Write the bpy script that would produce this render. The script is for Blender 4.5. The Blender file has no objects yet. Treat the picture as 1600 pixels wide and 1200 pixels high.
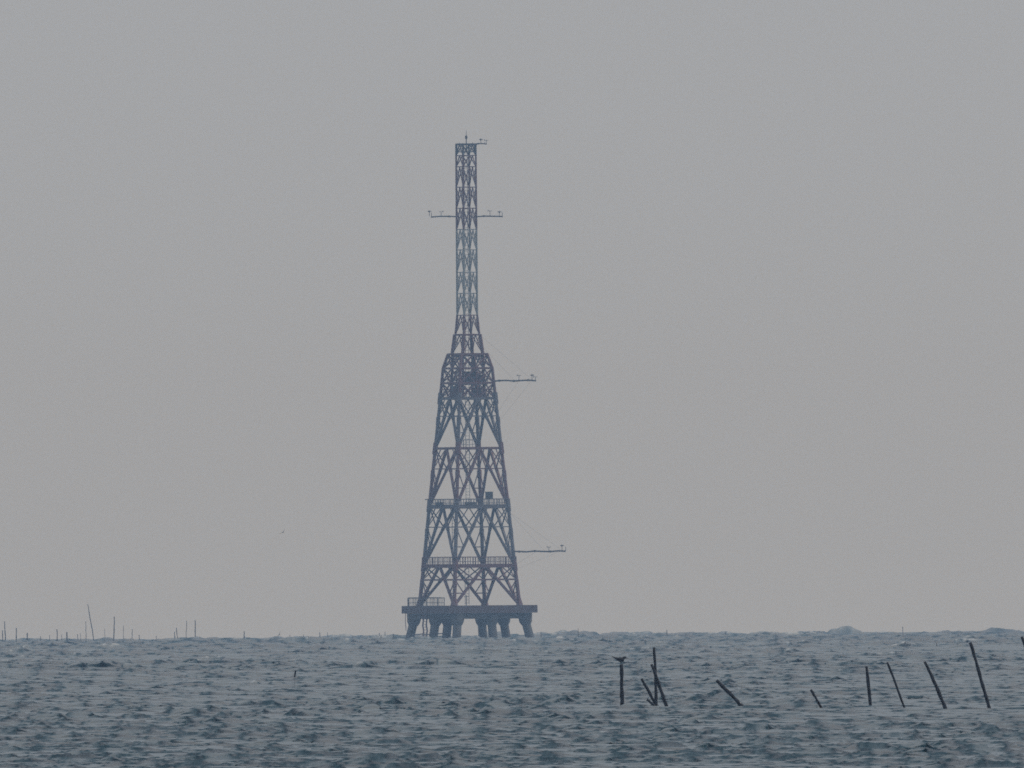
import bpy, math, random
import numpy as np
from mathutils import Vector

random.seed(7)
rng = np.random.default_rng(7)
sc = bpy.context.scene
col = sc.collection

# ------------------------------------------------------------------ camera
F = 53333.33            # focal length in pixels of the 1600 px wide photograph (1200 mm on a 36 mm sensor)
EYE = 2.4               # metres above the sea
RE = 7.43e6             # earth radius, lengthened by normal refraction
PITCH = 352.0 / F
ROLL = math.radians(0.45)
fwd = Vector((0, math.cos(PITCH), math.sin(PITCH)))
rt0 = Vector((1, 0, 0))
up0 = rt0.cross(fwd)
imx = math.cos(ROLL) * rt0 - math.sin(ROLL) * up0
imy = math.sin(ROLL) * rt0 + math.cos(ROLL) * up0
cd = bpy.data.cameras.new('camera')
cd.lens = 1200.0
cd.sensor_width = 36.0
cd.clip_start = 1.0
cd.clip_end = 60000.0
cam = bpy.data.objects.new('camera', cd)
col.objects.link(cam)
from mathutils import Matrix
cam.matrix_world = Matrix(((imx.x, imy.x, -fwd.x, 0), (imx.y, imy.y, -fwd.y, 0),
                           (imx.z, imy.z, -fwd.z, EYE), (0, 0, 0, 1)))
sc.camera = cam

# ------------------------------------------------------------------ sky, sun, exposure
SUN_EL, SUN_AZ = math.radians(52), math.radians(82)     # azimuth clockwise from the view direction
W = bpy.data.worlds.new('World')
sc.world = W
W.use_nodes = True
nt = W.node_tree
nt.nodes.clear()
n_out = nt.nodes.new('ShaderNodeOutputWorld')
n_bg = nt.nodes.new('ShaderNodeBackground')
n_sky = nt.nodes.new('ShaderNodeTexSky')
n_sky.sky_type = 'NISHITA'
n_sky.sun_disc = False
n_sky.sun_elevation = SUN_EL
n_sky.sun_rotation = SUN_AZ
n_sky.air_density = 1.0
n_sky.dust_density = 6.0
n_sky.ozone_density = 1.0
n_co = nt.nodes.new('ShaderNodeTexCoord')
n_sep = nt.nodes.new('ShaderNodeSeparateXYZ')
n_max = nt.nodes.new('ShaderNodeMath'); n_max.operation = 'MAXIMUM'; n_max.inputs[1].default_value = 0.06
n_com = nt.nodes.new('ShaderNodeCombineXYZ')
n_hsv = nt.nodes.new('ShaderNodeHueSaturation')
n_hsv.inputs['Saturation'].default_value = 0.75
n_ov = nt.nodes.new('ShaderNodeMix'); n_ov.data_type = 'RGBA'
n_ov.inputs['Factor'].default_value = 0.66
n_ov.inputs['B'].default_value = (5.05, 5.28, 5.68, 1)     # the even grey veil of an overcast, hazy day
nt.links.new(n_co.outputs['Generated'], n_sep.inputs[0])
nt.links.new(n_sep.outputs[0], n_com.inputs[0])
nt.links.new(n_sep.outputs[1], n_com.inputs[1])
nt.links.new(n_sep.outputs[2], n_max.inputs[0])
nt.links.new(n_max.outputs[0], n_com.inputs[2])
nt.links.new(n_com.outputs[0], n_sky.inputs[0])
nt.links.new(n_sky.outputs[0], n_hsv.inputs['Color'])
nt.links.new(n_hsv.outputs[0], n_ov.inputs['A'])
n_up = nt.nodes.new('ShaderNodeMath'); n_up.operation = 'GREATER_THAN'; n_up.inputs[1].default_value = -0.03   # no sky under the sea
n_st = nt.nodes.new('ShaderNodeMath'); n_st.operation = 'MULTIPLY'; n_st.inputs[1].default_value = 0.10
nt.links.new(n_sep.outputs[2], n_up.inputs[0])
nt.links.new(n_up.outputs[0], n_st.inputs[0])
nt.links.new(n_st.outputs[0], n_bg.inputs['Strength'])
nt.links.new(n_ov.outputs['Result'], n_bg.inputs['Color'])
n_bg.inputs['Strength'].default_value = 0.10
nt.links.new(n_bg.outputs[0], n_out.inputs['Surface'])

sd = bpy.data.lights.new('sun', 'SUN')
sd.energy = 0.8
sd.angle = math.radians(12)
sd.color = (1.0, 0.98, 0.95)
so = bpy.data.objects.new('sun', sd)
col.objects.link(so)
sdir = Vector((math.sin(SUN_AZ) * math.cos(SUN_EL), math.cos(SUN_AZ) * math.cos(SUN_EL), math.sin(SUN_EL)))
so.rotation_euler = sdir.to_track_quat('Z', 'Y').to_euler()
so.location = (0, 0, 300)

sc.view_settings.view_transform = 'Standard'
sc.view_settings.look = 'None'
sc.view_settings.exposure = 0.0
sc.view_settings.gamma = 1.0
sc.view_settings.use_curve_mapping = False
sc.render.engine = 'CYCLES'
sc.cycles.use_denoising = False     # the little grain left is like the photograph's
sc.cycles.use_adaptive_sampling = False
sc.cycles.max_bounces = 5
sc.cycles.volume_bounces = 0
sc.cycles.filter_width = 1.7
sc.cycles.sample_clamp_indirect = 4.0

# ------------------------------------------------------------------ helpers
def ray(px, py):
    return (fwd * F + imx * (px - 800.0) + imy * (600.0 - py)).normalized()

def sea_z(x, y):
    return -(x * x + y * y) / (2 * RE)

def ground(px, py):
    """Point of the mean sea surface seen at a pixel of the photograph."""
    d = ray(px, py)
    a = (d.x * d.x + d.y * d.y) / (2 * RE)
    b, c = d.z, EYE
    disc = max(b * b - 4 * a * c, 0.0)
    t = (-b - math.sqrt(disc)) / (2 * a)
    return Vector((0, 0, EYE)) + d * t

def at_depth(px, py, y):
    d = ray(px, py)
    return Vector((0, 0, EYE)) + d * (y / d.y)

def mat(name, c, rough=0.7, metal=0.0, var=0.25, scale=3.0, bump=0.0):
    m = bpy.data.materials.new(name)
    m.use_nodes = True
    t = m.node_tree
    p = t.nodes['Principled BSDF']
    p.inputs['Roughness'].default_value = rough
    p.inputs['Metallic'].default_value = metal
    co = t.nodes.new('ShaderNodeTexCoord')
    no = t.nodes.new('ShaderNodeTexNoise')
    no.inputs['Scale'].default_value = scale
    no.inputs['Detail'].default_value = 5
    mx = t.nodes.new('ShaderNodeMix'); mx.data_type = 'RGBA'
    mx.inputs['A'].default_value = (*[v * (1 - var) for v in c], 1)
    mx.inputs['B'].default_value = (*[min(v * (1 + var), 1) for v in c], 1)
    t.links.new(co.outputs['Object'], no.inputs['Vector'])
    t.links.new(no.outputs['Fac'], mx.inputs['Factor'])
    t.links.new(mx.outputs['Result'], p.inputs['Base Color'])
    if bump:
        b = t.nodes.new('ShaderNodeBump')
        b.inputs['Strength'].default_value = 0.6
        b.inputs['Distance'].default_value = bump
        t.links.new(no.outputs['Fac'], b.inputs['Height'])
        t.links.new(b.outputs[0], p.inputs['Normal'])
    return m

def link(name, verts, faces, m, parent=None, smooth=False, kind=None):
    me = bpy.data.meshes.new(name)
    me.from_pydata([tuple(v) for v in verts], [], faces)
    me.materials.append(m)
    if smooth:
        me.polygons.foreach_set('use_smooth', [True] * len(me.polygons))
    me.update()
    o = bpy.data.objects.new(name, me)
    col.objects.link(o)
    if parent is not None:
        o.parent = parent
    if kind:
        o['kind'] = kind
    return o

def thing(name, loc, label, cat, group=None):
    o = bpy.data.objects.new(name, None)
    o.empty_display_size = 0.5
    col.objects.link(o)
    o.location = loc
    tag(o, label, cat, group)
    return o

def tag(o, label, cat, group=None):
    o['label'] = label
    o['category'] = cat
    if group:
        o['group'] = group

class MB:
    """Collects bars, boxes and tubes into one mesh."""
    def __init__(self):
        self.v, self.f = [], []
    def prism(self, p, q, w0, w1, n=4, spin=math.pi / 4):
        p, q = Vector(p), Vector(q)
        d = (q - p).normalized()
        a = d.cross(Vector((0, 0, 1)))
        if a.length < 1e-3:
            a = Vector((1, 0, 0))
        a.normalize()
        b = d.cross(a)
        s = len(self.v)
        k = 1.0 / math.cos(math.pi / n) if n == 4 else 1.0
        for c, w in ((p, w0), (q, w1)):
            for i in range(n):
                t = spin + 2 * math.pi * i / n
                self.v.append(c + (a * math.cos(t) + b * math.sin(t)) * (w * 0.5 * k))
        for i in range(n):
            j = (i + 1) % n
            self.f.append((s + i, s + j, s + n + j, s + n + i))
        self.f.append(tuple(s + i for i in reversed(range(n))))
        self.f.append(tuple(s + n + i for i in range(n)))
        return self
    def bar(self, p, q, w):
        return self.prism(p, q, w, w)
    def box(self, c, ax, ay, hx, hy, z0, z1):
        """box centred on c (x, y) with horizontal unit axes ax, ay and half sizes"""
        s = len(self.v)
        for z in (z0, z1):
            for i, j in ((-1, -1), (1, -1), (1, 1), (-1, 1)):
                w = Vector((c[0], c[1], 0)) + ax * (hx * i) + ay * (hy * j)
                self.v.append(Vector((w.x, w.y, z)))
        self.f += [(s, s + 3, s + 2, s + 1), (s + 4, s + 5, s + 6, s + 7)]
        for i in range(4):
            j = (i + 1) % 4
            self.f.append((s + i, s + j, s + 4 + j, s + 4 + i))
        return self
    def tube(self, pts, radii, n=8, cap=True):
        s = len(self.v)
        m = len(pts)
        for i, (p, r) in enumerate(zip(pts, radii)):
            d = (pts[min(i + 1, m - 1)] - pts[max(i - 1, 0)]).normalized()
            a = d.cross(Vector((0, 1, 0.02))).normalized()
            b = d.cross(a)
            for k in range(n):
                t = 2 * math.pi * k / n
                rr = r if not isinstance(r, tuple) else None
                ra, rb = (r, r) if rr is not None else r
                self.v.append(p + a * (ra * math.cos(t)) + b * (rb * math.sin(t)))
        for i in range(m - 1):
            for k in range(n):
                l = (k + 1) % n
                self.f.append((s + i * n + k, s + i * n + l, s + (i + 1) * n + l, s + (i + 1) * n + k))
        if cap:
            self.f.append(tuple(s + k for k in reversed(range(n))))
            self.f.append(tuple(s + (m - 1) * n + k for k in range(n)))
        return self
    def build(self, name, m, parent=None, smooth=False, kind=None):
        return link(name, self.v, self.f, m, parent, smooth, kind)

# ------------------------------------------------------------------ the sea
def hash2(ix, iy, seed):
    h = (ix.astype(np.int64) * 374761393 + iy.astype(np.int64) * 668265263 + seed * 1442695041) & 0xFFFFFFFF
    h = ((h ^ (h >> 13)) * 1274126177) & 0xFFFFFFFF
    h = (h ^ (h >> 16)) & 0xFFFFFFFF
    return h / 2147483647.5 - 1.0

def vnoise(x, y, seed):
    ix, iy = np.floor(x), np.floor(y)
    fx, fy = x - ix, y - iy
    fx = fx * fx * fx * (fx * (fx * 6 - 15) + 10)
    fy = fy * fy * fy * (fy * (fy * 6 - 15) + 10)
    a, b = hash2(ix, iy, seed), hash2(ix + 1, iy, seed)
    c, d = hash2(ix, iy + 1, seed), hash2(ix + 1, iy + 1, seed)
    return (a + (b - a) * fx) * (1 - fy) + (c + (d - c) * fx) * fy

def below(r):           # pixels below eye level at which the mean sea surface at distance r is seen
    return F * (EYE / r + r / (2 * RE))

# bearings: fine where the lens looks, coarser round the rest of the circle
dth = 3.4e-5
fine = np.arange(0, 0.0166, dth)
side, t, s = [], fine[-1], dth
while t + s < math.pi:
    s *= 1.06
    t += s
    side.append(min(t, math.pi))
side[-1] = math.pi
half = np.concatenate([fine, side])
theta = np.concatenate([-half[:0:-1], half])

# distances of the wave crests
crest_r, r = [], 438.0
while r < 8200:
    crest_r.append(r)
    slope = abs(F * (EYE / r ** 2 - 1 / (2 * RE)))
    r += min(max(1.5 / slope, 1.2), 95.0)
crest_r = np.array(crest_r)
KC = len(crest_r)
amp = np.interp(crest_r, [430, 600, 880, 1300, 2000, 3000, 4400, 6000, 8200],
                [0.080, 0.088, 0.092, 0.10, 0.17, 0.32, 0.55, 0.75, 0.8])
lat = np.interp(crest_r, [430, 900, 2000, 4400, 8200], [0.00025, 0.00021, 0.00020, 0.00025, 0.00026]) * crest_r
prof = ((-1.0, 0.0), (-0.50, 0.20), (-0.17, 0.58), (0.0, 1.0), (0.7, 0.45))     # steepest just under the crest

# waves that stand out in the photograph: x, y of the crest top, half width, height (pixels), foam
breakers = [(1310, 982, 42, 10, 0.25), (905, 986, 34, 8, 0.05), (1568, 985, 30, 8, 0.2), (1480, 986, 16, 4, 0),
            (430, 1006, 24, 5, 0.9), (505, 1007, 22, 6, 1.0), (1100, 1006, 40, 4, 0.9), (1045, 1008, 18, 3, 0.6),
            (1415, 1005, 22, 5, 0.8), (1500, 1006, 20, 5, 0.6), (42, 1010, 9, 4, 0.7), (215, 1014, 9, 3, 0.4),
            (350, 1029, 18, 3, 0.6), (160, 1034, 60, 7, 0.1), (690, 1032, 45, 5, 0.15), (560, 1038, 30, 5, 0.3),
            (640, 1041, 30, 4, 0.2), (1000, 1012, 40, 4, 0.1), (1130, 1036, 70, 4, 0.1), (1300, 1035, 60, 4, 0.1),
            (398, 1064, 8, 3, 1.0), (340, 1065, 9, 3, 0.9), (430, 1063, 12, 4, 0.3), (500, 1065, 5, 2, 1.0),
            (940, 1062, 8, 3, 0.9), (1061, 1035, 5, 2, 1.0), (965, 1141, 26, 3, 0.8), (468, 1141, 6, 3, 0.7)]

rows_x, rows_y, rows_z, rows_f = [], [], [], []
# calm inshore water between the photographer and the first waves in view
for r in np.geomspace(2.0, 420.0, 26):
    x, y = r * np.sin(theta), r * np.cos(theta)
    rows_x.append(x); rows_y.append(y)
    rows_z.append(sea_z(x, y) + 0.012 * vnoise(x / 1.7, y / 1.7, 3) - 0.02)
    rows_f.append(np.zeros_like(x))
bk = []
for (bx, by, hw, hh, fo) in breakers:
    # the roll of the camera is taken out to find bearing and depression
    d = ray(bx, by + hh)
    th, dep = math.atan2(d.x, d.y), -d.z / math.hypot(d.x, d.y) * F
    near = crest_r[crest_r < 5800]
    k = int(np.argmin(np.abs(below(near) - dep)))
    if by < 990:
        k = int(np.argmin(np.abs(crest_r - 5200)))
    bk.append((k, th, hw / F, hh / F * crest_r[k] * (1.25 if by < 990 else 1.0), fo))
arc = theta
for k in range(KC):
    r, A, L = crest_r[k], amp[k], lat[k]
    gap = (crest_r[min(k + 1, KC - 1)] - crest_r[max(k - 1, 0)]) / 2 or 10.0
    # bearings in units of ten pixels; each crest line has its own waves, a few of them standing out
    X = arc * r / L
    kk = np.full_like(X, k * 1.0)
    swell = vnoise(X / 13.0 + 5, kk * 0.35, 6)
    n1 = vnoise(X / 4.2 + 11 + 0.37 * k, kk * 0.83, 1)
    n2 = vnoise(X / 2.1 + 0.61 * k, kk * 0.9 + 7, 2)
    n3 = vnoise(X / 0.95, kk * 1.3 + 5, 4)
    n4 = vnoise(X / 0.40, kk * 1.7 + 9, 5)
    big = np.clip(n1 - 0.05, 0, None) * 0.85 * (0.8 + 0.5 * n2)
    mid = np.clip(n2 - 0.05, 0, None) * 0.45
    h = 0.13 + big + mid + 0.20 * np.clip(swell, -0.4, 1) + 0.20 * n3 + 0.12 * n4
    gust = vnoise(X / 34.0 + 2.3, kk * 0.09 + 1, 10) + 0.5 * vnoise(X / 70.0, kk * 0.22 + 8, 11)     # rougher and smoother patches
    h = np.clip(h * (0.92 + 0.45 * gust), 0.02, None)
    foam = np.clip((h - (0.82 if r > 1500 else 0.98)) * 4.0, 0, 1) * np.clip(n3 * 1.5 + n4 * 1.6 - 0.3, 0, 1) * (0.55 if r > 1800 else 0.0)
    z = A * h
    for (bkk, th, hw, hm, fo) in bk:
        if bkk == k:
            g = np.exp(-np.abs((arc - th) / hw) ** (3.0 if r > 5000 else 2.0)) * (1 + 0.32 * n3 + 0.45 * n2 + 0.16 * n4)
            z = z * (1 - 0.4 * g) + hm * g if r > 3000 else np.maximum(z * (1 - 0.6 * g), hm * g * 1.4)
            foam = np.maximum(foam, fo * np.clip(g * 1.6 - 0.35, 0, 1) * np.clip(0.1 + 1.2 * n3 + 1.6 * n4, 0, 0.85))
    n6 = vnoise(X / 3.0 + 3.7, kk * 0.8 + 40, 8)
    run = np.maximum(z, A * 0.12) * (2.8 + 1.3 * n6) * (1.0 if r < 1800 else 1.5)
    shift = gap * (0.9 * vnoise(X / 4.3, kk * 0.8 + 3, 7) + 0.35 * n2)
    shift = np.clip(shift, -1.1 * gap, 1.1 * gap)
    for (o, p) in prof:
        rr = r + np.minimum(shift, 1.1 * gap) + o * np.minimum(run, max(gap * 0.9, 0.8) if gap < 3 else 5.0)
        x, y = rr * np.sin(theta), rr * np.cos(theta)
        zz = sea_z(x, y) + z * p - 0.30 * A
        rows_x.append(x); rows_y.append(y); rows_z.append(zz)
        rows_f.append(foam * (0.3 if o == -0.17 else 1.0 if o == 0 else 0.7 if o > 0 else 0.0))
for r in (8700, 9300, 10000):
    x, y = r * np.sin(theta), r * np.cos(theta)
    rows_x.append(x); rows_y.append(y); rows_z.append(sea_z(x, y)); rows_f.append(np.zeros_like(x))
NR, NC = len(rows_x), len(theta)
co = np.empty((NR * NC, 3), np.float32)
co[:, 0] = np.concatenate(rows_x); co[:, 1] = np.concatenate(rows_y); co[:, 2] = np.concatenate(rows_z)
i0 = (np.arange(NR - 1)[:, None] * NC + np.arange(NC - 1)[None, :]).ravel()
quads = np.stack([i0, i0 + 1, i0 + NC + 1, i0 + NC], 1).astype(np.int32)[:, ::-1]
me = bpy.data.meshes.new('sea')
me.vertices.add(NR * NC)
me.vertices.foreach_set('co', co.ravel())
me.loops.add(quads.size)
me.loops.foreach_set('vertex_index', quads.ravel())
me.polygons.add(len(quads))
me.polygons.foreach_set('loop_start', np.arange(0, quads.size, 4, dtype=np.int32))
me.polygons.foreach_set('loop_total', np.full(len(quads), 4, np.int32))
me.polygons.foreach_set('use_smooth', np.ones(len(quads), bool))
at = me.attributes.new('foam', 'FLOAT', 'POINT')
at.data.foreach_set('value', np.concatenate(rows_f).astype(np.float32))
me.update(calc_edges=True)
sea = bpy.data.objects.new('sea', me)
col.objects.link(sea)
sea['kind'] = 'structure'
print('sea', NR, NC, len(quads) * 2, 'tris, crests', KC, flush=True)

m_sea = bpy.data.materials.new('sea_water')
m_sea.use_nodes = True
t = m_sea.node_tree
p = t.nodes['Principled BSDF']
p.inputs['Base Color'].default_value = (0.015, 0.054, 0.074, 1)
p.inputs['Roughness'].default_value = 0.25
p.inputs['IOR'].default_value = 1.333
geo = t.nodes.new('ShaderNodeNewGeometry')
def ripple(scale, sx, sy, detail):
    mp = t.nodes.new('ShaderNodeMapping')
    mp.inputs['Scale'].default_value = (sx, sy, 1)
    no = t.nodes.new('ShaderNodeTexNoise')
    no.inputs['Scale'].default_value = scale
    no.inputs['Detail'].default_value = detail
    t.links.new(geo.outputs['Position'], mp.inputs['Vector'])
    t.links.new(mp.outputs[0], no.inputs['Vector'])
    return no
r1 = ripple(1.0, 22.0, 6.0, 4)
r2 = ripple(1.0, 4.5, 1.2, 4)
b1 = t.nodes.new('ShaderNodeBump'); b1.inputs['Strength'].default_value = 0.6; b1.inputs['Distance'].default_value = 0.03
b2 = t.nodes.new('ShaderNodeBump'); b2.inputs['Strength'].default_value = 0.4; b2.inputs['Distance'].default_value = 0.12
t.links.new(r1.outputs['Fac'], b1.inputs['Height'])
t.links.new(r2.outputs['Fac'], b2.inputs['Height'])
t.links.new(b1.outputs[0], b2.inputs['Normal'])
t.links.new(b2.outputs[0], p.inputs['Normal'])
fo = t.nodes.new('ShaderNodeAttribute'); fo.attribute_name = 'foam'
fd = t.nodes.new('ShaderNodeBsdfDiffuse'); fd.inputs['Color'].default_value = (0.72, 0.75, 0.76, 1)
mixs = t.nodes.new('ShaderNodeMixShader')
t.links.new(fo.outputs['Fac'], mixs.inputs[0])
t.links.new(p.outputs[0], mixs.inputs[1])
t.links.new(fd.outputs[0], mixs.inputs[2])
t.links.new(mixs.outputs[0], t.nodes['Material Output'].inputs['Surface'])
me.materials.append(m_sea)

# ------------------------------------------------------------------ the haze
hz = MB()
hz.box((0, 0), Vector((1, 0, 0)), Vector((0, 1, 0)), 10050, 10050, -9.0, 72.0)
m_h = bpy.data.materials.new('haze')
m_h.use_nodes = True
t = m_h.node_tree
t.nodes.remove(t.nodes['Principled BSDF'])
pv = t.nodes.new('ShaderNodeVolumePrincipled')
pv.inputs['Color'].default_value = (0.42, 0.66, 1.0, 1)
pv.inputs['Absorption Color'].default_value = (1, 1, 1, 1)
pv.inputs['Density'].default_value = 1.15e-4
pv.inputs['Anisotropy'].default_value = 0.0
t.links.new(pv.outputs[0], t.nodes['Material Output'].inputs['Volume'])
hz.build('haze', m_h, None, kind='stuff')

# ------------------------------------------------------------------ materials
M_RED = mat('faded_red_steel', (0.125, 0.052, 0.066), 0.6, 0.0, 0.3, 1.5)
M_GREY = mat('grey_steel', (0.10, 0.10, 0.125), 0.6, 0.0, 0.3, 1.5)
M_PALE = mat('pale_steel', (0.26, 0.29, 0.30), 0.6, 0.0, 0.25, 1.5)
M_DARK = mat('dark_steel', (0.06, 0.065, 0.08), 0.55, 0.0, 0.3, 2.0)
M_CONC = mat('wet_concrete', (0.085, 0.09, 0.095), 0.8, 0.0, 0.35, 0.9, 0.03)
M_SLAB = mat('deck_concrete', (0.085, 0.060, 0.070), 0.85, 0.0, 0.35, 0.7, 0.02)
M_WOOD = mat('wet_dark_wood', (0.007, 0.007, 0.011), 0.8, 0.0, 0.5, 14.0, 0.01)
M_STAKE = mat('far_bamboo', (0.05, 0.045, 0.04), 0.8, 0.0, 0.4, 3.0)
M_BIRD = mat('dark_plumage', (0.008, 0.008, 0.011), 0.7, 0.0, 0.4, 18.0)
M_WHITE = mat('white_breast', (0.35, 0.36, 0.37), 0.8, 0.0, 0.2, 10.0)

# ------------------------------------------------------------------ the mast platform
DT = 4400.0
S = DT / F                                   # metres per pixel at the mast
pc = at_depth(734.0, 997.0, DT)
ORG = Vector((pc.x, DT, sea_z(pc.x, DT)))
YW = 997.0
def Z(y):
    return (YW - y) * S
TH = math.radians(16.9)
CDIR = [Vector((-math.cos(TH), math.sin(TH), 0)), Vector((-math.sin(TH), -math.cos(TH), 0)),
        Vector((math.cos(TH), -math.sin(TH), 0)), Vector((math.sin(TH), math.cos(TH), 0))]   # corners: far left, near, right, back
CT = math.cos(TH)
FX = (CDIR[2] - CDIR[1]).normalized()        # along the faces
FY = (CDIR[3] - CDIR[2]).normalized()

plat = thing('pile_platform', ORG, 'square concrete platform on eight thick piles standing in the sea under the mast', 'platform')
half_d = 157 * S / 2
mb = MB().box((0, 0), FX, FY, half_d, half_d, Z(957.5), Z(947))
mb.build('deck_slab', M_SLAB, plat)
kerb = MB()
for sx in (-1, 1):
    c = FX * (sx * (half_d - 0.16))
    kerb.box((c.x, c.y), FX, FY, 0.15, half_d - 0.02, Z(947) + 0.002, Z(945.6))
    c = FY * (sx * (half_d - 0.16))
    kerb.box((c.x, c.y), FX, FY, half_d - 0.34, 0.15, Z(947) + 0.002, Z(945.6))
kerb.build('kerb', M_SLAB, plat)
Rp = 89 * S
TP = math.radians(12.3)
ring = [Vector((Rp * math.cos(a), Rp * math.sin(a), 0)) for a in (math.pi - TP, -math.pi / 2 - TP, -TP, math.pi / 2 - TP)]
plan = []
for i in range(4):
    plan.append((ring[i], i))
    plan.append(((ring[i] + ring[(i + 1) % 4]) / 2, i))
for i in range(4):
    a, b = ring[i], ring[(i + 1) % 4]
    d = (b - a).normalized()
    n = Vector((-d.y, d.x, 0))
    c = (a + b) / 2
    MB().box((c.x, c.y), d, n, (b - a).length / 2 - 0.68, 0.5, Z(966.5), Z(957.5) - 0.004).build('ring_beam', M_CONC, plat)
for sgn in (FX, FY):
    n = Vector((-sgn.y, sgn.x, 0))
    MB().box((0, 0), sgn, n, Rp * 0.707 - 0.75 if sgn is FX else Rp * 0.707 - 0.75, 0.36 if sgn is FX else 0.355,
             Z(964.5) if sgn is FX else Z(964.0), Z(957.5) - 0.004).build('cross_beam', M_CONC, plat)
for (q, i) in plan:
    out = q.normalized()
    zt = Z(957.5) - 0.004
    pile = MB()
    foot = q * 1.085
    pts = [foot + Vector((0, 0, -3.2)), foot * 0.998 + Vector((0, 0, 0)), q * 1.02 + Vector((0, 0, Z(976)))]
    pile.tube(pts, [0.58, 0.57, 0.56], 12)
    po = pile.build('pile', M_CONC, plat)
    cap = MB()
    cap.tube([q * 1.018 + Vector((0, 0, Z(976.5))), q * 1.01 + Vector((0, 0, Z(971.5))), q + Vector((0, 0, Z(967)))  , q + Vector((0, 0, zt - 0.003))],
             [0.60, 0.82, 0.88, 0.90], 8)
    cap.build('pile_cap', M_CONC, po)
# boat landing: two pipes with rungs
lad = MB()
lx = [(661.5 - 734) * S, (667.0 - 734) * S]
for x in lx:
    lad.tube([Vector((x, -3.2 + 0.6 * math.sin(k), Z(960) - k * (Z(960) + 1.0) / 6)) + Vector((0.06 * math.sin(k * 2.3 + x), 0, 0)) for k in range(7)],
             [0.10] * 7, 6)
lad.build('boat_ladder', M_RED, plat)
rg = MB()
for k in range(8):
    z = Z(992) + k * 0.36
    rg.bar((lx[0], -3.0, z), (lx[1], -3.0, z), 0.05)
rg.build('ladder_rung', M_RED, plat, kind='stuff')
MB().tube([Vector(((634 - 734) * S, -1.0, Z(957))), Vector(((633.5 - 734) * S, -1.0, Z(970))), Vector(((634.6 - 734) * S, -1.0, Z(984)))], [0.04, 0.05, 0.04], 5).build('hanging_rope', M_RED, plat)
MB().tube([Vector(((640 - 734) * S, -4.6, Z(991.5))), Vector(((660 - 734) * S, -5.0, Z(989.5))), Vector(((668 - 734) * S, -5.4, Z(990.5))), Vector(((700 - 734) * S, -6.0, Z(988.5)))], [0.07] * 4, 6).build('fender_pipe', M_DARK, plat)

def railing(parent, a, b, z0, z1, step, m, extra_panel=None):
    """rails and balusters between two plan points"""
    a, b = Vector(a), Vector(b)
    top = MB().bar((a.x, a.y, z1), (b.x, b.y, z1), 0.10)
    tr = top.build('hand_rail', m, parent)
    MB().bar((a.x, a.y, (z0 * 0.55 + z1 * 0.45)), (b.x, b.y, (z0 * 0.55 + z1 * 0.45)), 0.055).build('mid_rail', m, tr)
    bl = MB()
    n = max(int((b - a).length / step), 2)
    for k in range(n + 1):
        q = a.lerp(b, k / n)
        bl.bar((q.x, q.y, z0), (q.x, q.y, z1 - 0.052), 0.05 if k % 4 else 0.10)
    bl.build('baluster', m, tr, kind='stuff')

rc = [CDIR[i] * (half_d * 1.3) for i in range(4)]
railing(plat, rc[0] + Vector((0.1, 0, 0)), rc[0].lerp(rc[1], 0.86), Z(947), Z(933.5), 0.42, M_DARK)
railing(plat, rc[0].lerp(rc[3], 0.02), rc[0].lerp(rc[3], 0.42), Z(947), Z(933.0), 0.5, M_DARK)
cb = MB()
cb.bar(((729.5 - 734) * S, -2.5, Z(947)), ((729.5 - 734) * S, -2.5, Z(929.5)), 0.10)
cb.bar(((725.5 - 734) * S, -2.5, Z(931.5)), ((733.5 - 734) * S, -2.5, Z(931.5)), 0.07)
cb.build('lamp_post', M_DARK, plat)

# ------------------------------------------------------------------ the lattice mast
mast = thing('lattice_mast', ORG + Vector((0, 0, Z(947) + 0.003)),
             'tall square steel lattice mast with platforms and sensor booms rising from the sea platform', 'mast')
ZB = Z(947) + 0.003
prof_y = [225, 520, 553, 575, 622, 700, 790, 883, 946]
prof_h = [16.6, 17.6, 30.6, 38.5, 43.2, 51.6, 61.6, 71.0, 78.3]
def hw_main(y):
    return float(np.interp(y, prof_y[2:], prof_h[2:]))
def hw_core(y):
    return float(np.interp(y, [225, 505, 553, 622], [15.4, 15.6, 24.0, 25.0]))
def corner(y, i, fn):
    c = CDIR[i % 4] * (fn(y) / CT * S)
    return Vector((c.x, c.y, Z(y) - ZB))
def band(y):
    if y < 372: return M_DARK if y < 245 else M_RED
    if y < 497: return M_PALE
    if y < 622: return M_RED
    if y < 697: return M_GREY
    if y < 787: return M_RED
    if y < 868: return M_GREY
    return M_RED
def brace(name, p, q, w, m, parent=mast):
    return MB().bar(p, q, w).build(name, m, parent)
def leg(ys, fn, w0, w1):
    for i in range(4):
        for a, b in zip(ys[:-1], ys[1:]):
            f0 = (a - ys[0]) / (ys[-1] - ys[0]); f1 = (b - ys[0]) / (ys[-1] - ys[0])
            MB().prism(corner(b, i, fn), corner(a, i, fn), w0 + (w1 - w0) * f1, w0 + (w1 - w0) * f0, 8, 0.3).build('leg_section', band((a + b) / 2), mast)
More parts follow.
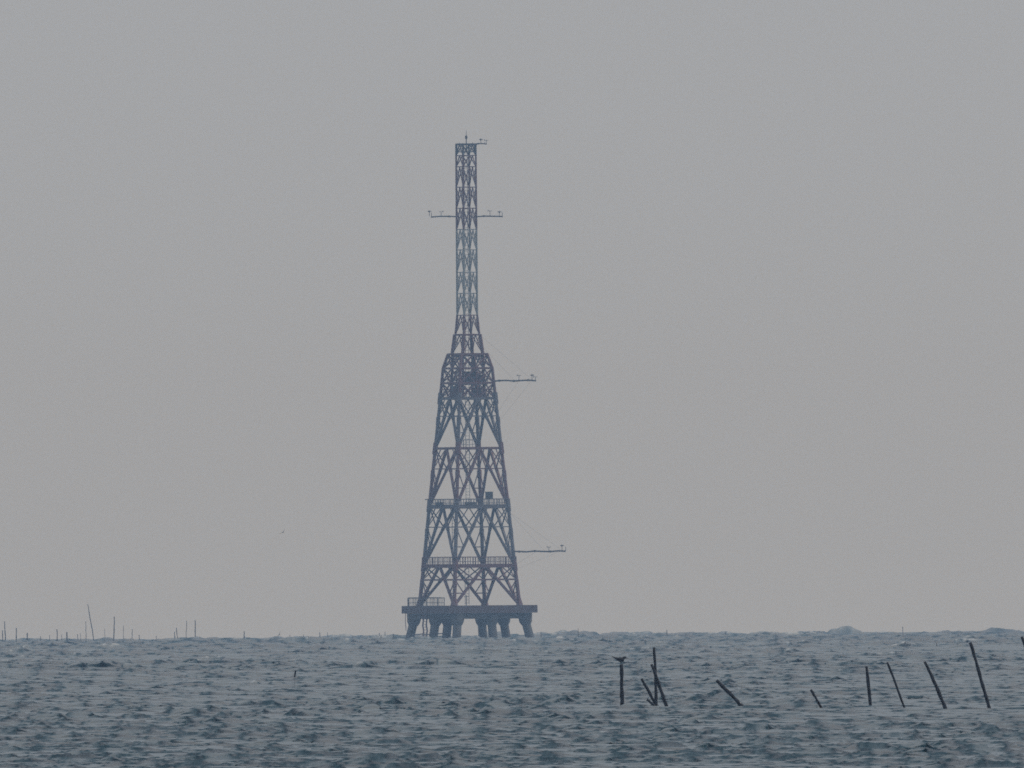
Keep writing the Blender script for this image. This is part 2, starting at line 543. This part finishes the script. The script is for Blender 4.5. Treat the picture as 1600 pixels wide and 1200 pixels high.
# lower tower
leg([553, 575, 622, 700, 790, 883, 945.9], hw_main, 0.38, 0.50)
heavy = {700: 0.30, 790: 0.34, 883: 0.34}
for (y0, y1, wd, ws) in ((622, 700, 0.29, 0.125), (700, 790, 0.29, 0.125), (790, 883, 0.29, 0.125), (883, 945.9, 0.30, 0.14)):
    m = band((y0 + y1) / 2)
    for i in range(4):
        T0, T1 = corner(y0, i, hw_main), corner(y0, i + 1, hw_main)
        B0, B1 = corner(y1, i, hw_main), corner(y1, i + 1, hw_main)
        Mid = (T0 + T1) / 2
        for (T, B) in ((T0, B0), (T1, B1)):
            brace('diagonal_brace', B, Mid, wd, m)
            Q, R = Mid.lerp(B, 0.355), Mid.lerp(B, 0.69)
            L1, L2 = T.lerp(B, 0.355), T.lerp(B, 0.69)
            brace('bracing_strut', T, Q, ws, m)
            brace('bracing_strut', L1, (T + Mid) / 2, ws * 0.8, m)
            brace('bracing_strut', L1, R, ws * 0.85, m)
            brace('bracing_strut', L2, R, ws, m)
            d = (Mid - B).normalized()
            MB().prism(Q - d * 0.42, Q + d * 0.42, 0.48, 0.48, 6).build('gusset_plate', m, mast)
        Lq0, Lq1 = T0.lerp(B0, 0.355), T1.lerp(B1, 0.355)
        brace('horizontal_brace', Lq0, Lq1, ws * (1.5 if y0 > 880 else 1.0), m)
        brace('horizontal_brace', T0, T1, heavy.get(y0, 0.34), m)
        # gussets where legs, beams and diagonals meet
        u = (B0 - T0).normalized()
        MB().prism(T0 - u * 0.75, T0 + u * 0.75, 0.72, 0.72, 6).build('gusset_plate', m, mast)
        Lm = T0.lerp(B0, 0.45)
        MB().prism(Lm - u * 0.5, Lm + u * 0.5, 0.62, 0.56, 6).build('gusset_plate', m, mast)
        if y1 > 940:
            MB().prism(B0 - u * 0.9, B0, 0.62, 1.0, 6).build('base_shoe', m, mast)
# shoulder between 553 and 622
for (y0, y1) in ((553, 575), (575, 598), (598, 622)):
    m = M_RED
    for i in range(4):
        T0, T1 = corner(y0, i, hw_main), corner(y0, i + 1, hw_main)
        B0, B1 = corner(y1, i, hw_main), corner(y1, i + 1, hw_main)
        Mt, Mb = (T0 + T1) / 2, (B0 + B1) / 2
        brace('horizontal_brace', T0, T1, 0.26, m)
        brace('diagonal_brace', T0, Mb, 0.14, m); brace('diagonal_brace', Mt, B0, 0.14, m)
        brace('diagonal_brace', T1, Mb, 0.14, m); brace('diagonal_brace', Mt, B1, 0.14, m)
        brace('bracing_strut', Mt, Mb, 0.12, m)
# upper shaft, carried down inside the shoulder
ys = [225, 242.5, 260, 292, 325, 358, 390, 425, 458, 492, 522, 553, 575, 598, 622]
leg(ys, hw_core, 0.23, 0.31)
for a, b in zip(ys[:-1], ys[1:]):
    m = band((a + b) / 2)
    for i in range(4):
        T0, T1 = corner(a, i, hw_core), corner(a, i + 1, hw_core)
        B0, B1 = corner(b, i, hw_core), corner(b, i + 1, hw_core)
        Mid = (T0 + T1) / 2
        brace('horizontal_brace', T0, T1, 0.11 if a > 225 else 0.22, m)
        brace('diagonal_brace', B0, Mid, 0.105, m)
        brace('diagonal_brace', B1, Mid, 0.105, m)
        if b - a > 25:
            Lq0, Lq1 = T0.lerp(B0, 0.5), T1.lerp(B1, 0.5)
            Q0, Q1 = Mid.lerp(B0, 0.5), Mid.lerp(B1, 0.5)
            brace('bracing_strut', Lq0, Q0, 0.06, m)
            brace('bracing_strut', Lq1, Q1, 0.06, m)
            brace('bracing_strut', T0, Q0, 0.06, m)
            brace('bracing_strut', T1, Q1, 0.06, m)
for i in range(4):     # splayed knees where the shaft widens
    brace('knee_brace', corner(553, i, hw_core), corner(522, i, hw_core) * 1.0 + CDIR[i] * 0.1, 0.36, M_RED)
# ladder with cage up the middle of the shaft, cable tray in the lower tower
def ladder(x, yy, y0, y1, m, w=0.42, name='ladder'):
    l = MB()
    for sx in (-w / 2, w / 2):
        l.bar((x + sx, yy, Z(y1) - ZB), (x + sx, yy, Z(y0) - ZB), 0.07)
    lo = l.build(name, m, mast)
    rr = MB()
    z = Z(y1) - ZB + 0.2
    while z < Z(y0) - ZB:
        rr.bar((x - w / 2 + 0.036, yy, z), (x + w / 2 - 0.036, yy, z), 0.04)
        z += 0.4
    rr.build('ladder_rung', m, lo, kind='stuff')
ladder(-0.05, 0.1, 228, 372, M_DARK)
ladder(-0.05, 0.1, 372, 497, M_PALE)
ladder(-0.05, 0.1, 497, 622, M_RED)
ladder(-0.1, 0.3, 622.5, 785, M_PALE, 0.5)
ladder(-1.9, -0.9, 792, 878, M_PALE, 0.5)
ladder(-0.3, 0.3, 884, 944, M_RED, 0.5)
# platform floors and railings
def floor(y, fn, grow, th, m, hole=0.0):
    h = (fn(y) / CT * S) * 0.7071 + grow
    MB().box((0, 0), FX, FY, h, h, Z(y) - ZB - th, Z(y) - ZB - 0.005).build('platform_floor', m, mast)
    return h
def square(h):
    return [(-FX - FY) * h, (FX - FY) * h, (FX + FY) * h, (-FX + FY) * h]
for (y, rail, gm, full) in ((883, 870, M_RED, True), (790.5, 779.5, M_GREY, True)):
    h = floor(y, hw_main, 0.25, 0.30, gm)
    c = square(h - 0.1)
    for i in range(4):
        railing(mast, c[i], c[(i + 1) % 4], Z(y) - ZB, Z(rail) - ZB, 0.36, gm)
h = floor(699.5, hw_main, -1.7, 0.2, M_GREY)
c = square(h)
railing(mast, c[0].lerp(c[1], 0.0), c[0].lerp(c[1], 0.75), Z(699.5) - ZB, Z(687) - ZB, 0.40, M_GREY)
railing(mast, c[0], c[3].lerp(c[0], 0.4), Z(699.5) - ZB, Z(687.5) - ZB, 0.40, M_GREY)
h = floor(620.5, hw_main, 0.1, 0.28, M_RED)
c = square(h - 0.1)
for i in range(4):
    railing(mast, c[i], c[(i + 1) % 4], Z(620.5) - ZB, Z(608) - ZB, 0.45, M_RED)
h = floor(598.5, hw_main, -0.6, 0.2, M_RED)
c = square(h)
for i in range(4):
    railing(mast, c[i], c[(i + 1) % 4], Z(598.5) - ZB, Z(587) - ZB, 0.6, M_RED)
floor(553.5, hw_main, -0.3, 0.2, M_RED)
h = floor(522, hw_core, 0.15, 0.16, M_RED)
h = floor(236, hw_core, -0.1, 0.12, M_DARK)
c = square(h)
for i in range(4):
    railing(mast, c[i], c[(i + 1) % 4], Z(236) - ZB, Z(226) - ZB, 0.7, M_DARK)
# cabinets and boxes
def cabinet(x, yy, wx, wy, y0, y1, m):
    b = MB().box(((x - 730) * S, yy), FX, FY, wx / 2, wy / 2, Z(y1) - ZB, Z(y0) - ZB).build('equipment_cabinet', m, mast)
    MB().box(((x - 730) * S, yy), FX, FY, wx / 2 + 0.06, wy / 2 + 0.06, Z(y0) - ZB + 0.002, Z(y0) - ZB + 0.07).build('cabinet_lid', m, b)
cabinet(762, -1.2, 0.85, 0.5, 769, 779.3, M_DARK)
MB().bar(((762 - 730) * S, -1.2, Z(790.4) - ZB), ((762 - 730) * S, -1.2, Z(779.4) - ZB), 0.14).build('cabinet_stand', M_DARK, mast)
cabinet(712, -1.6, 1.1, 0.9, 604, 620.3, M_DARK)
cabinet(743, -0.6, 1.0, 0.9, 606, 620.3, M_DARK)
cabinet(733, -0.9, 1.1, 0.9, 581, 598.3, M_DARK)
cabinet(748, 0.9, 0.8, 0.8, 586, 598.3, M_DARK)
for (x0, x1, t0, t1) in ((679, 693, 784, 790.2), (725, 744, 784, 791)):
    f0 = (x0 - 668) / 126.0
    p0 = Vector(((x0 - 732) * S, -hw_main(790) * S * 0.62, 0))
    MB().box((((x0 + x1) / 2 - 732) * S, -hw_main(790) * S * (0.35 if x1 < 700 else 0.85)), FX, FY, (x1 - x0) / 2 * S, 0.05, Z(t1) - ZB, Z(t0) - ZB).build('kick_panel', M_DARK, mast)
brace('rail_extension', ((664 - 732) * S, 0.6, Z(779.5) - ZB), ((690 - 732) * S, -0.6, Z(779.5) - ZB), 0.12, M_GREY)
# aviation lamp and lightning rod at the head
rod = MB()
rod.tube([Vector((0.05, 0, Z(236) - ZB)), Vector((0.05, 0, Z(218) - ZB)), Vector((0.06, 0, Z(203) - ZB))], [0.07, 0.06, 0.02], 6)
ro = rod.build('lightning_rod', M_DARK, mast)
MB().tube([Vector((0.05, 0, Z(217) - ZB)), Vector((0.05, 0, Z(215.5) - ZB)), Vector((0.05, 0, Z(212.5) - ZB)), Vector((0.05, 0, Z(211) - ZB))], [0.09, 0.16, 0.16, 0.08], 8).build('beacon', M_DARK, ro)
for dx in (-10.5, 10.5):
    MB().bar((dx * S, -0.2, Z(226) - ZB), (dx * S, -0.2, Z(222) - ZB), 0.07).build('head_pin', M_DARK, mast)
cabinet(743.5 + 1.0, -0.9, 0.2, 0.4, 226.5, 235, M_DARK)

# sensor booms
def boom(y, sgn, reach, th, posts, guys, fn, m=M_DARK):
    d = CDIR[2] * sgn
    a = d * (fn(y) / CT * S) ; a = Vector((a.x, a.y, Z(y) - ZB))
    L = reach / CT * S
    n = max(3, int(L / 0.9))
    b = MB()
    pts = [a - d * 0.25 + d * ((L + 0.25) * k / n) + Vector((0, 0, 0.05 * math.sin(k * 2.1 + y))) for k in range(n + 1)]
    b.tube(pts, [th / 2] * (n + 1), 6)
    for k in range(1, n):
        if k % 2:
            b.bar(pts[k] - d * 0.1, pts[k] + d * 0.1, th * 1.35)
    bo = b.build('sensor_boom', m, mast)
    for (f, hpx, head) in posts:
        q = a + d * (L * f)
        s = MB()
        s.bar(q + Vector((0, 0, th * 0.3)), q + Vector((0, 0, hpx * S)), 0.065)
        top = q + Vector((0, 0, hpx * S))
        if head == 'cup':
            s.tube([top + Vector((0, 0, -0.12)), top + Vector((0, 0, 0)), top + Vector((0, 0, 0.14))], [0.05, 0.12, 0.06], 8)
            for kk in range(3):
                aa = kk * 2.094 + 0.4
                e = top + Vector((0.22 * math.cos(aa), 0.22 * math.sin(aa), 0.03))
                s.bar(top + Vector((0, 0, 0.03)), e, 0.035)
                s.tube([e - Vector((0, 0, 0.05)), e + Vector((0, 0, 0.05))], [0.06, 0.06], 6)
        elif head == 'vane':
            s.bar(top - d * 0.22, top + d * 0.28, 0.05)
            s.bar(top - d * 0.25 + Vector((0, 0, -0.07)), top - d * 0.25 + Vector((0, 0, 0.13)), 0.08)
        s.build('wind_sensor', m, bo)
    for (f, gy, off) in guys:
        q = a + d * (L * f)
        e = d * ((fn(gy) / CT * S)) if gy > 553 else d * (hw_core(gy) / CT * S)
        e = Vector((e.x, e.y, Z(gy) - ZB))
        MB().bar(q, e, 0.012).build('guy_wire', m, bo)
boom(862, 1, 82, 0.20, ((0.68, 6.5, 'vane'), (0.93, 8.5, 'cup'), (1.0, 6.5, None)), ((0.95, 800, 0), (0.9, 890, 0), (0.45, 883, 0), (0.6, 800, 0)), hw_main)
boom(595, 1, 66, 0.20, ((0.60, 8, 'vane'), (0.91, 8, 'cup'), (0.99, 5.5, 'vane')), ((0.93, 522, 0), (0.5, 540, 0), (0.9, 660, 0), (0.6, 645, 0)), hw_main)
boom(338, 1, 41, 0.17, ((0.52, 8.5, 'vane'), (0.88, 6.5, 'cup'), (0.99, 6.0, None)), (), hw_core)
boom(337.5, -1, 40, 0.17, ((0.60, 7.5, 'vane'), (0.98, 6.5, None), (1.06, 8.0, 'cup')), (), hw_core)
boom(224.5, 1, 17, 0.14, ((0.48, 6.5, 'cup'), (0.84, 3.5, None), (0.98, 5.5, 'vane')), (), hw_core)

# ------------------------------------------------------------------ the near posts
posts = [  # base x, y, top x, y, base width, top width (pixels of the photograph), bend, label
    (972.5, 1101, 970.5, 1038, 5.8, 4.8, 0.2, 'thick upright dark wooden post with a seabird perched on its top'),
    (1025.5, 1101, 1002, 1060.5, 4.6, 3.6, 0.3, 'short dark post leaning left into the foot of the tall upright pole'),
    (1026.8, 1101, 1020.3, 1011.5, 5.0, 3.2, 0.9, 'tallest slim pole of the crossed cluster right of the bird'),
    (1041, 1102, 1017.3, 1038, 5.2, 4.0, 0.4, 'dark post leaning left that crosses in front of the tall upright pole'),
    (1021, 1101.5, 1011, 1092.8, 3.8, 3.4, 0.0, 'tiny stub of a post poking out at the foot of the crossed poles'),
    (1161, 1105, 1119.5, 1063, 5.6, 4.4, 0.2, 'lone dark post leaning steeply left with a pale patch near the water'),
    (1283, 1104.5, 1266.5, 1077.8, 3.8, 3.2, 0.3, 'shortest lone stub leaning left, between the steep post and the upright one'),
    (1360, 1100.5, 1353.3, 1041, 4.8, 4.0, 0.3, 'nearly upright post, first of the row of four tall posts at right'),
    (1412.5, 1104, 1385.8, 1035, 3.2, 2.8, 0.5, 'thinnest leaning post, second of the row of four tall posts at right'),
    (1477, 1106, 1444.3, 1034, 5.0, 4.0, 0.7, 'leaning kinked post, third of the row of four tall posts at right'),
    (1546, 1105, 1515.3, 1004, 4.8, 4.0, 0.5, 'longest leaning post with a notched top, last of the row of four at right'),
    (1634, 1107, 1596.2, 995, 5.2, 4.2, 0.4, 'leaning post cut off by the right edge of the picture'),
]
bird_spot = None
for n, (bx, by, tx, ty, wb, wt, bend, lab) in enumerate(posts):
    g = ground(bx, by)
    px = g.y / F
    tp = at_depth(tx, ty, g.y)
    base = g.copy()
    ax = tp - base
    lean_y = random.uniform(-0.12, 0.12) * ax.length
    root = base - ax.normalized() * 0.55
    K = 14
    sidev = ax.cross(Vector((0, 1, 0))).normalized()
    pts, rad = [], []
    ph = random.uniform(0, 6)
    for k in range(K + 1):
        f = k / K
        q = root.lerp(tp, f) + Vector((0, lean_y * f, 0))
        q += sidev * (bend * px * 1.6 * math.sin(f * math.pi * 1.3 + ph * 0.3) + random.uniform(-0.35, 0.35) * px)
        pts.append(q - base)
        rad.append((wb + (wt - wb) * f) * 0.58 * px * random.uniform(0.82, 1.18))
    o = MB().tube(pts, rad, 10).build('wooden_post', M_WOOD, None, True)
    o.location = base
    tag(o, lab, 'post', 'old wooden posts standing in the shallows')
    if n == 0:
        bird_spot, bird_px = tp + Vector((0, lean_y, 0)), px
    if n == 5:     # sun highlight near the foot, painted in as a pale raised sliver
        q0, q1 = base.lerp(tp, 0.06), base.lerp(tp, 0.20)
        up = Vector((0.6, 0, 0.75)) * (px * 2.0)
        M_HL = mat('painted_highlight', (0.5, 0.5, 0.5), 0.6)
        c = MB().tube([q0 - base + up * 0.72 + Vector((0, lean_y * .1, 0)), (q0 + q1) / 2 - base + up * 0.95 + Vector((0, lean_y * .15, 0)), q1 - base + up * 0.72 + Vector((0, lean_y * .2, 0))],
                      [px * 0.5, px * 1.0, px * 0.4], 8).build('highlight_patch', M_HL, o, True)

# a slim marker stick further out
g = ground(459.8, 1073)
px = g.y / F
mk = thing('marker_stick', g, 'short dark marker stick alone on the open water left of the mast', 'marker')
p0, p1, p2 = at_depth(459.8, 1073, g.y) - g, at_depth(460.2, 1058, g.y) - g, at_depth(462.0, 1047.5, g.y) - g
MB().tube([p0 - Vector((0, 0, 0.5)), p0, p1], [px * 0.22] * 3, 6).build('rod', M_STAKE, mk)
MB().tube([p1 + Vector((0, 0, 0.003)), p1.lerp(p2, 0.5), p2], [px * 1.3, px * 1.45, px * 1.35], 8).build('float_head', M_WOOD, mk)

# ------------------------------------------------------------------ birds
def bird_mesh(prof, u, n=12):
    mb = MB()
    mb.tube([Vector((x * u, 0, y * u)) for (x, y, rv, rl) in prof], [(rv * u * 1.2, rl * u * 1.2) for (x, y, rv, rl) in prof], n)
    return mb
u = bird_px * 1.12
prof_b = [(10.9, 5.9 + 2.6, 0.12, 0.10), (9.2, 8.75, 0.35, 0.28), (7.4, 9.0, 0.60, 0.5), (6.4, 9.3, 1.1, 0.95), (5.0, 9.5, 1.45, 1.25),
          (3.7, 9.0, 1.5, 1.35), (2.8, 7.9, 2.0, 1.8), (1.9, 6.9, 2.75, 2.3), (0.2, 6.4, 3.1, 2.6), (-2.0, 6.7, 2.7, 2.3),
          (-4.4, 7.4, 1.9, 1.7), (-7.0, 8.5, 1.1, 1.25), (-9.6, 9.6, 0.7, 0.9), (-12.0, 10.8, 0.5, 0.55), (-13.6, 12.0, 0.12, 0.15)]
bird = bird_mesh(prof_b, u).build('seabird', M_BIRD, None, True)
bird.location = bird_spot + Vector((0.0, 0, 0))
tag(bird, 'dark seabird with long bill and raised tail standing on the thick upright post', 'bird')
for sx, yy in ((-0.4, 0.9), (1.2, -0.9)):
    MB().tube([Vector((sx * u, yy * u, -0.1 * u)), Vector((sx * u - 0.1 * u, yy * u, 2.0 * u)), Vector((sx * u + 0.2 * u, yy * u * 0.9, 4.4 * u))], [0.26 * u, 0.22 * u, 0.4 * u], 6).build('leg', M_BIRD, bird)

def flying_bird(px_, py_, dist, span, lab, tilt, flap):
    c = at_depth(px_, py_, dist)
    v = []; f = []
    u = span / 2
    body = [(0.36, 0, 0.01), (0.27, 0.0, 0.045), (0.12, 0, 0.075), (-0.1, 0, 0.07), (-0.27, 0, 0.035), (-0.42, 0, 0.012)]
    mb = MB()
    mb.tube([Vector((x * u, 0, y * u)) for x, y, r in body], [(r * u, r * u) for x, y, r in body], 8)
    for s in (-1, 1):     # wings: lofted, with thickness
        mb.tube([Vector((0.02 * u, s * 0.04 * u, 0.03 * u)), Vector((0.06 * u, s * 0.45 * u, (0.06 + flap * 0.5) * u)), Vector((-0.08 * u, s * 0.95 * u, flap * u))],
                [(0.12 * u, 0.03 * u), (0.10 * u, 0.022 * u), (0.03 * u, 0.01 * u)], 8)
    o = mb.build('flying_seabird', M_BIRD, None, True)
    o.location = c
    o.rotation_euler = (tilt, 0.1, math.radians(60))
    tag(o, lab, 'bird', 'seabirds in flight')
flying_bird(442, 832, 3000, 0.75, 'tiny dark seabird flying high in the grey sky left of the mast', -0.7, 0.35)
flying_bird(436.5, 992, 3800, 0.85, 'small dark seabird skimming just above the horizon left of the mast', -0.9, 0.5)
flying_bird(1464, 1009, 1500, 0.42, 'small dark seabird gliding low over the waves near the tall leaning posts', 0.6, 0.5)

# ------------------------------------------------------------------ far stakes along the horizon
stakes = [  # top x, top y, base x, base y, width px
    (4, 985, 4.6, 1000, 1.5), (7.2, 971, 9.2, 1000, 1.4), (25.6, 981, 24.8, 1000, 1.5), (42.8, 989, 42.4, 1000, 1.9),
    (63.3, 994, 63.2, 1000, 1.0), (77.4, 992, 77.3, 1000, 0.9), (88.9, 983.5, 90, 1000, 1.5), (96, 991, 96.2, 1000, 0.8),
    (104.2, 987, 105, 1000, 1.8), (121.5, 991, 121.3, 1000, 1.1), (125.5, 989, 127, 1000, 0.7), (134, 971, 134.6, 1000, 0.9),
    (137.3, 944, 148.8, 1000, 1.2), (163.4, 982, 164, 1000, 0.6), (178.6, 963.5, 177.4, 1000, 1.6), (192.6, 977, 193.6, 1000, 0.7),
    (206.8, 983, 205, 1000, 1.1), (217.3, 992, 218.5, 1000, 1.0), (244, 993.5, 244, 1000, 0.9), (272.8, 987, 273.6, 999, 1.2),
    (275.6, 981, 279, 999, 1.2), (291.6, 970, 290.2, 999, 0.9), (305, 969, 305.2, 999, 1.6), (381.6, 986.5, 381, 999, 1.6),
    (453, 992, 453.2, 999, 0.8), (474.2, 991.5, 474.3, 999, 1.0), (499.6, 988, 500.6, 999, 1.4), (511.5, 988, 512.5, 999, 0.9), (551, 993, 551.2, 999, 0.9), (592.5, 989, 593.2, 998, 1.1), (595.5, 992, 595.4, 998, 1.2), (601.8, 987.5, 601.2, 998, 1.0),
    (615, 990, 614.8, 998, 1.3), (845.5, 987, 845.7, 997, 1.0), (903, 982, 904.5, 997, 1.0), (1041.8, 984, 1043.2, 996, 1.2),
    (1134, 986.5, 1133.9, 995, 1.2), (1410.6, 979, 1411, 993, 1.2)]
ordinal = ('first second third fourth fifth sixth seventh eighth ninth tenth eleventh twelfth thirteenth fourteenth fifteenth sixteenth '
           'seventeenth eighteenth nineteenth twentieth twenty-first twenty-second twenty-third twenty-fourth twenty-fifth twenty-sixth '
           'twenty-seventh twenty-eighth twenty-ninth thirtieth thirty-first thirty-second thirty-third').split()
right = ['just right of the mast platform', 'rising from the broad swell right of the mast', 'right of the crossed posts on the horizon',
         'midway between the crossed posts and the steep leaning post', 'far right, above the row of leaning posts']
for n, (tx, ty, bx, by, w) in enumerate(stakes):
    dist = 4650 + 260 * math.sin(n * 2.7)
    g = at_depth(bx, by, dist)
    base = Vector((g.x, dist, sea_z(g.x, dist)))
    tp = at_depth(tx, ty, dist)
    px = dist / F
    root = Vector((base.x, dist, base.z - 1.2))
    K = 10
    pts, rad = [], []
    for k in range(K + 1):
        f = k / K
        pts.append(root.lerp(tp, f) + Vector((random.uniform(-0.28, 0.28) * px, 0, 0)) - base)
        rad.append(w * 0.55 * px * random.uniform(0.75, 1.2) * (1.1 - 0.25 * f))
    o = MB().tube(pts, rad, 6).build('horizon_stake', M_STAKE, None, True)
    o.location = base
    hpx = by - ty
    size = 'very tall' if hpx > 30 else 'tall' if hpx > 22 else 'medium' if hpx > 13 else 'short'
    lean = 'leaning left' if bx - tx > 2.5 else 'leaning right' if tx - bx > 1.5 else 'upright'
    if n < 33:
        lab = '%s stake from the left along the far horizon, %s, thin and %s' % (ordinal[n], size, lean)
    else:
        lab = '%s thin stake on the horizon %s' % (size, right[n - 33])
    tag(o, lab, 'stake', 'thin stakes along the far horizon')
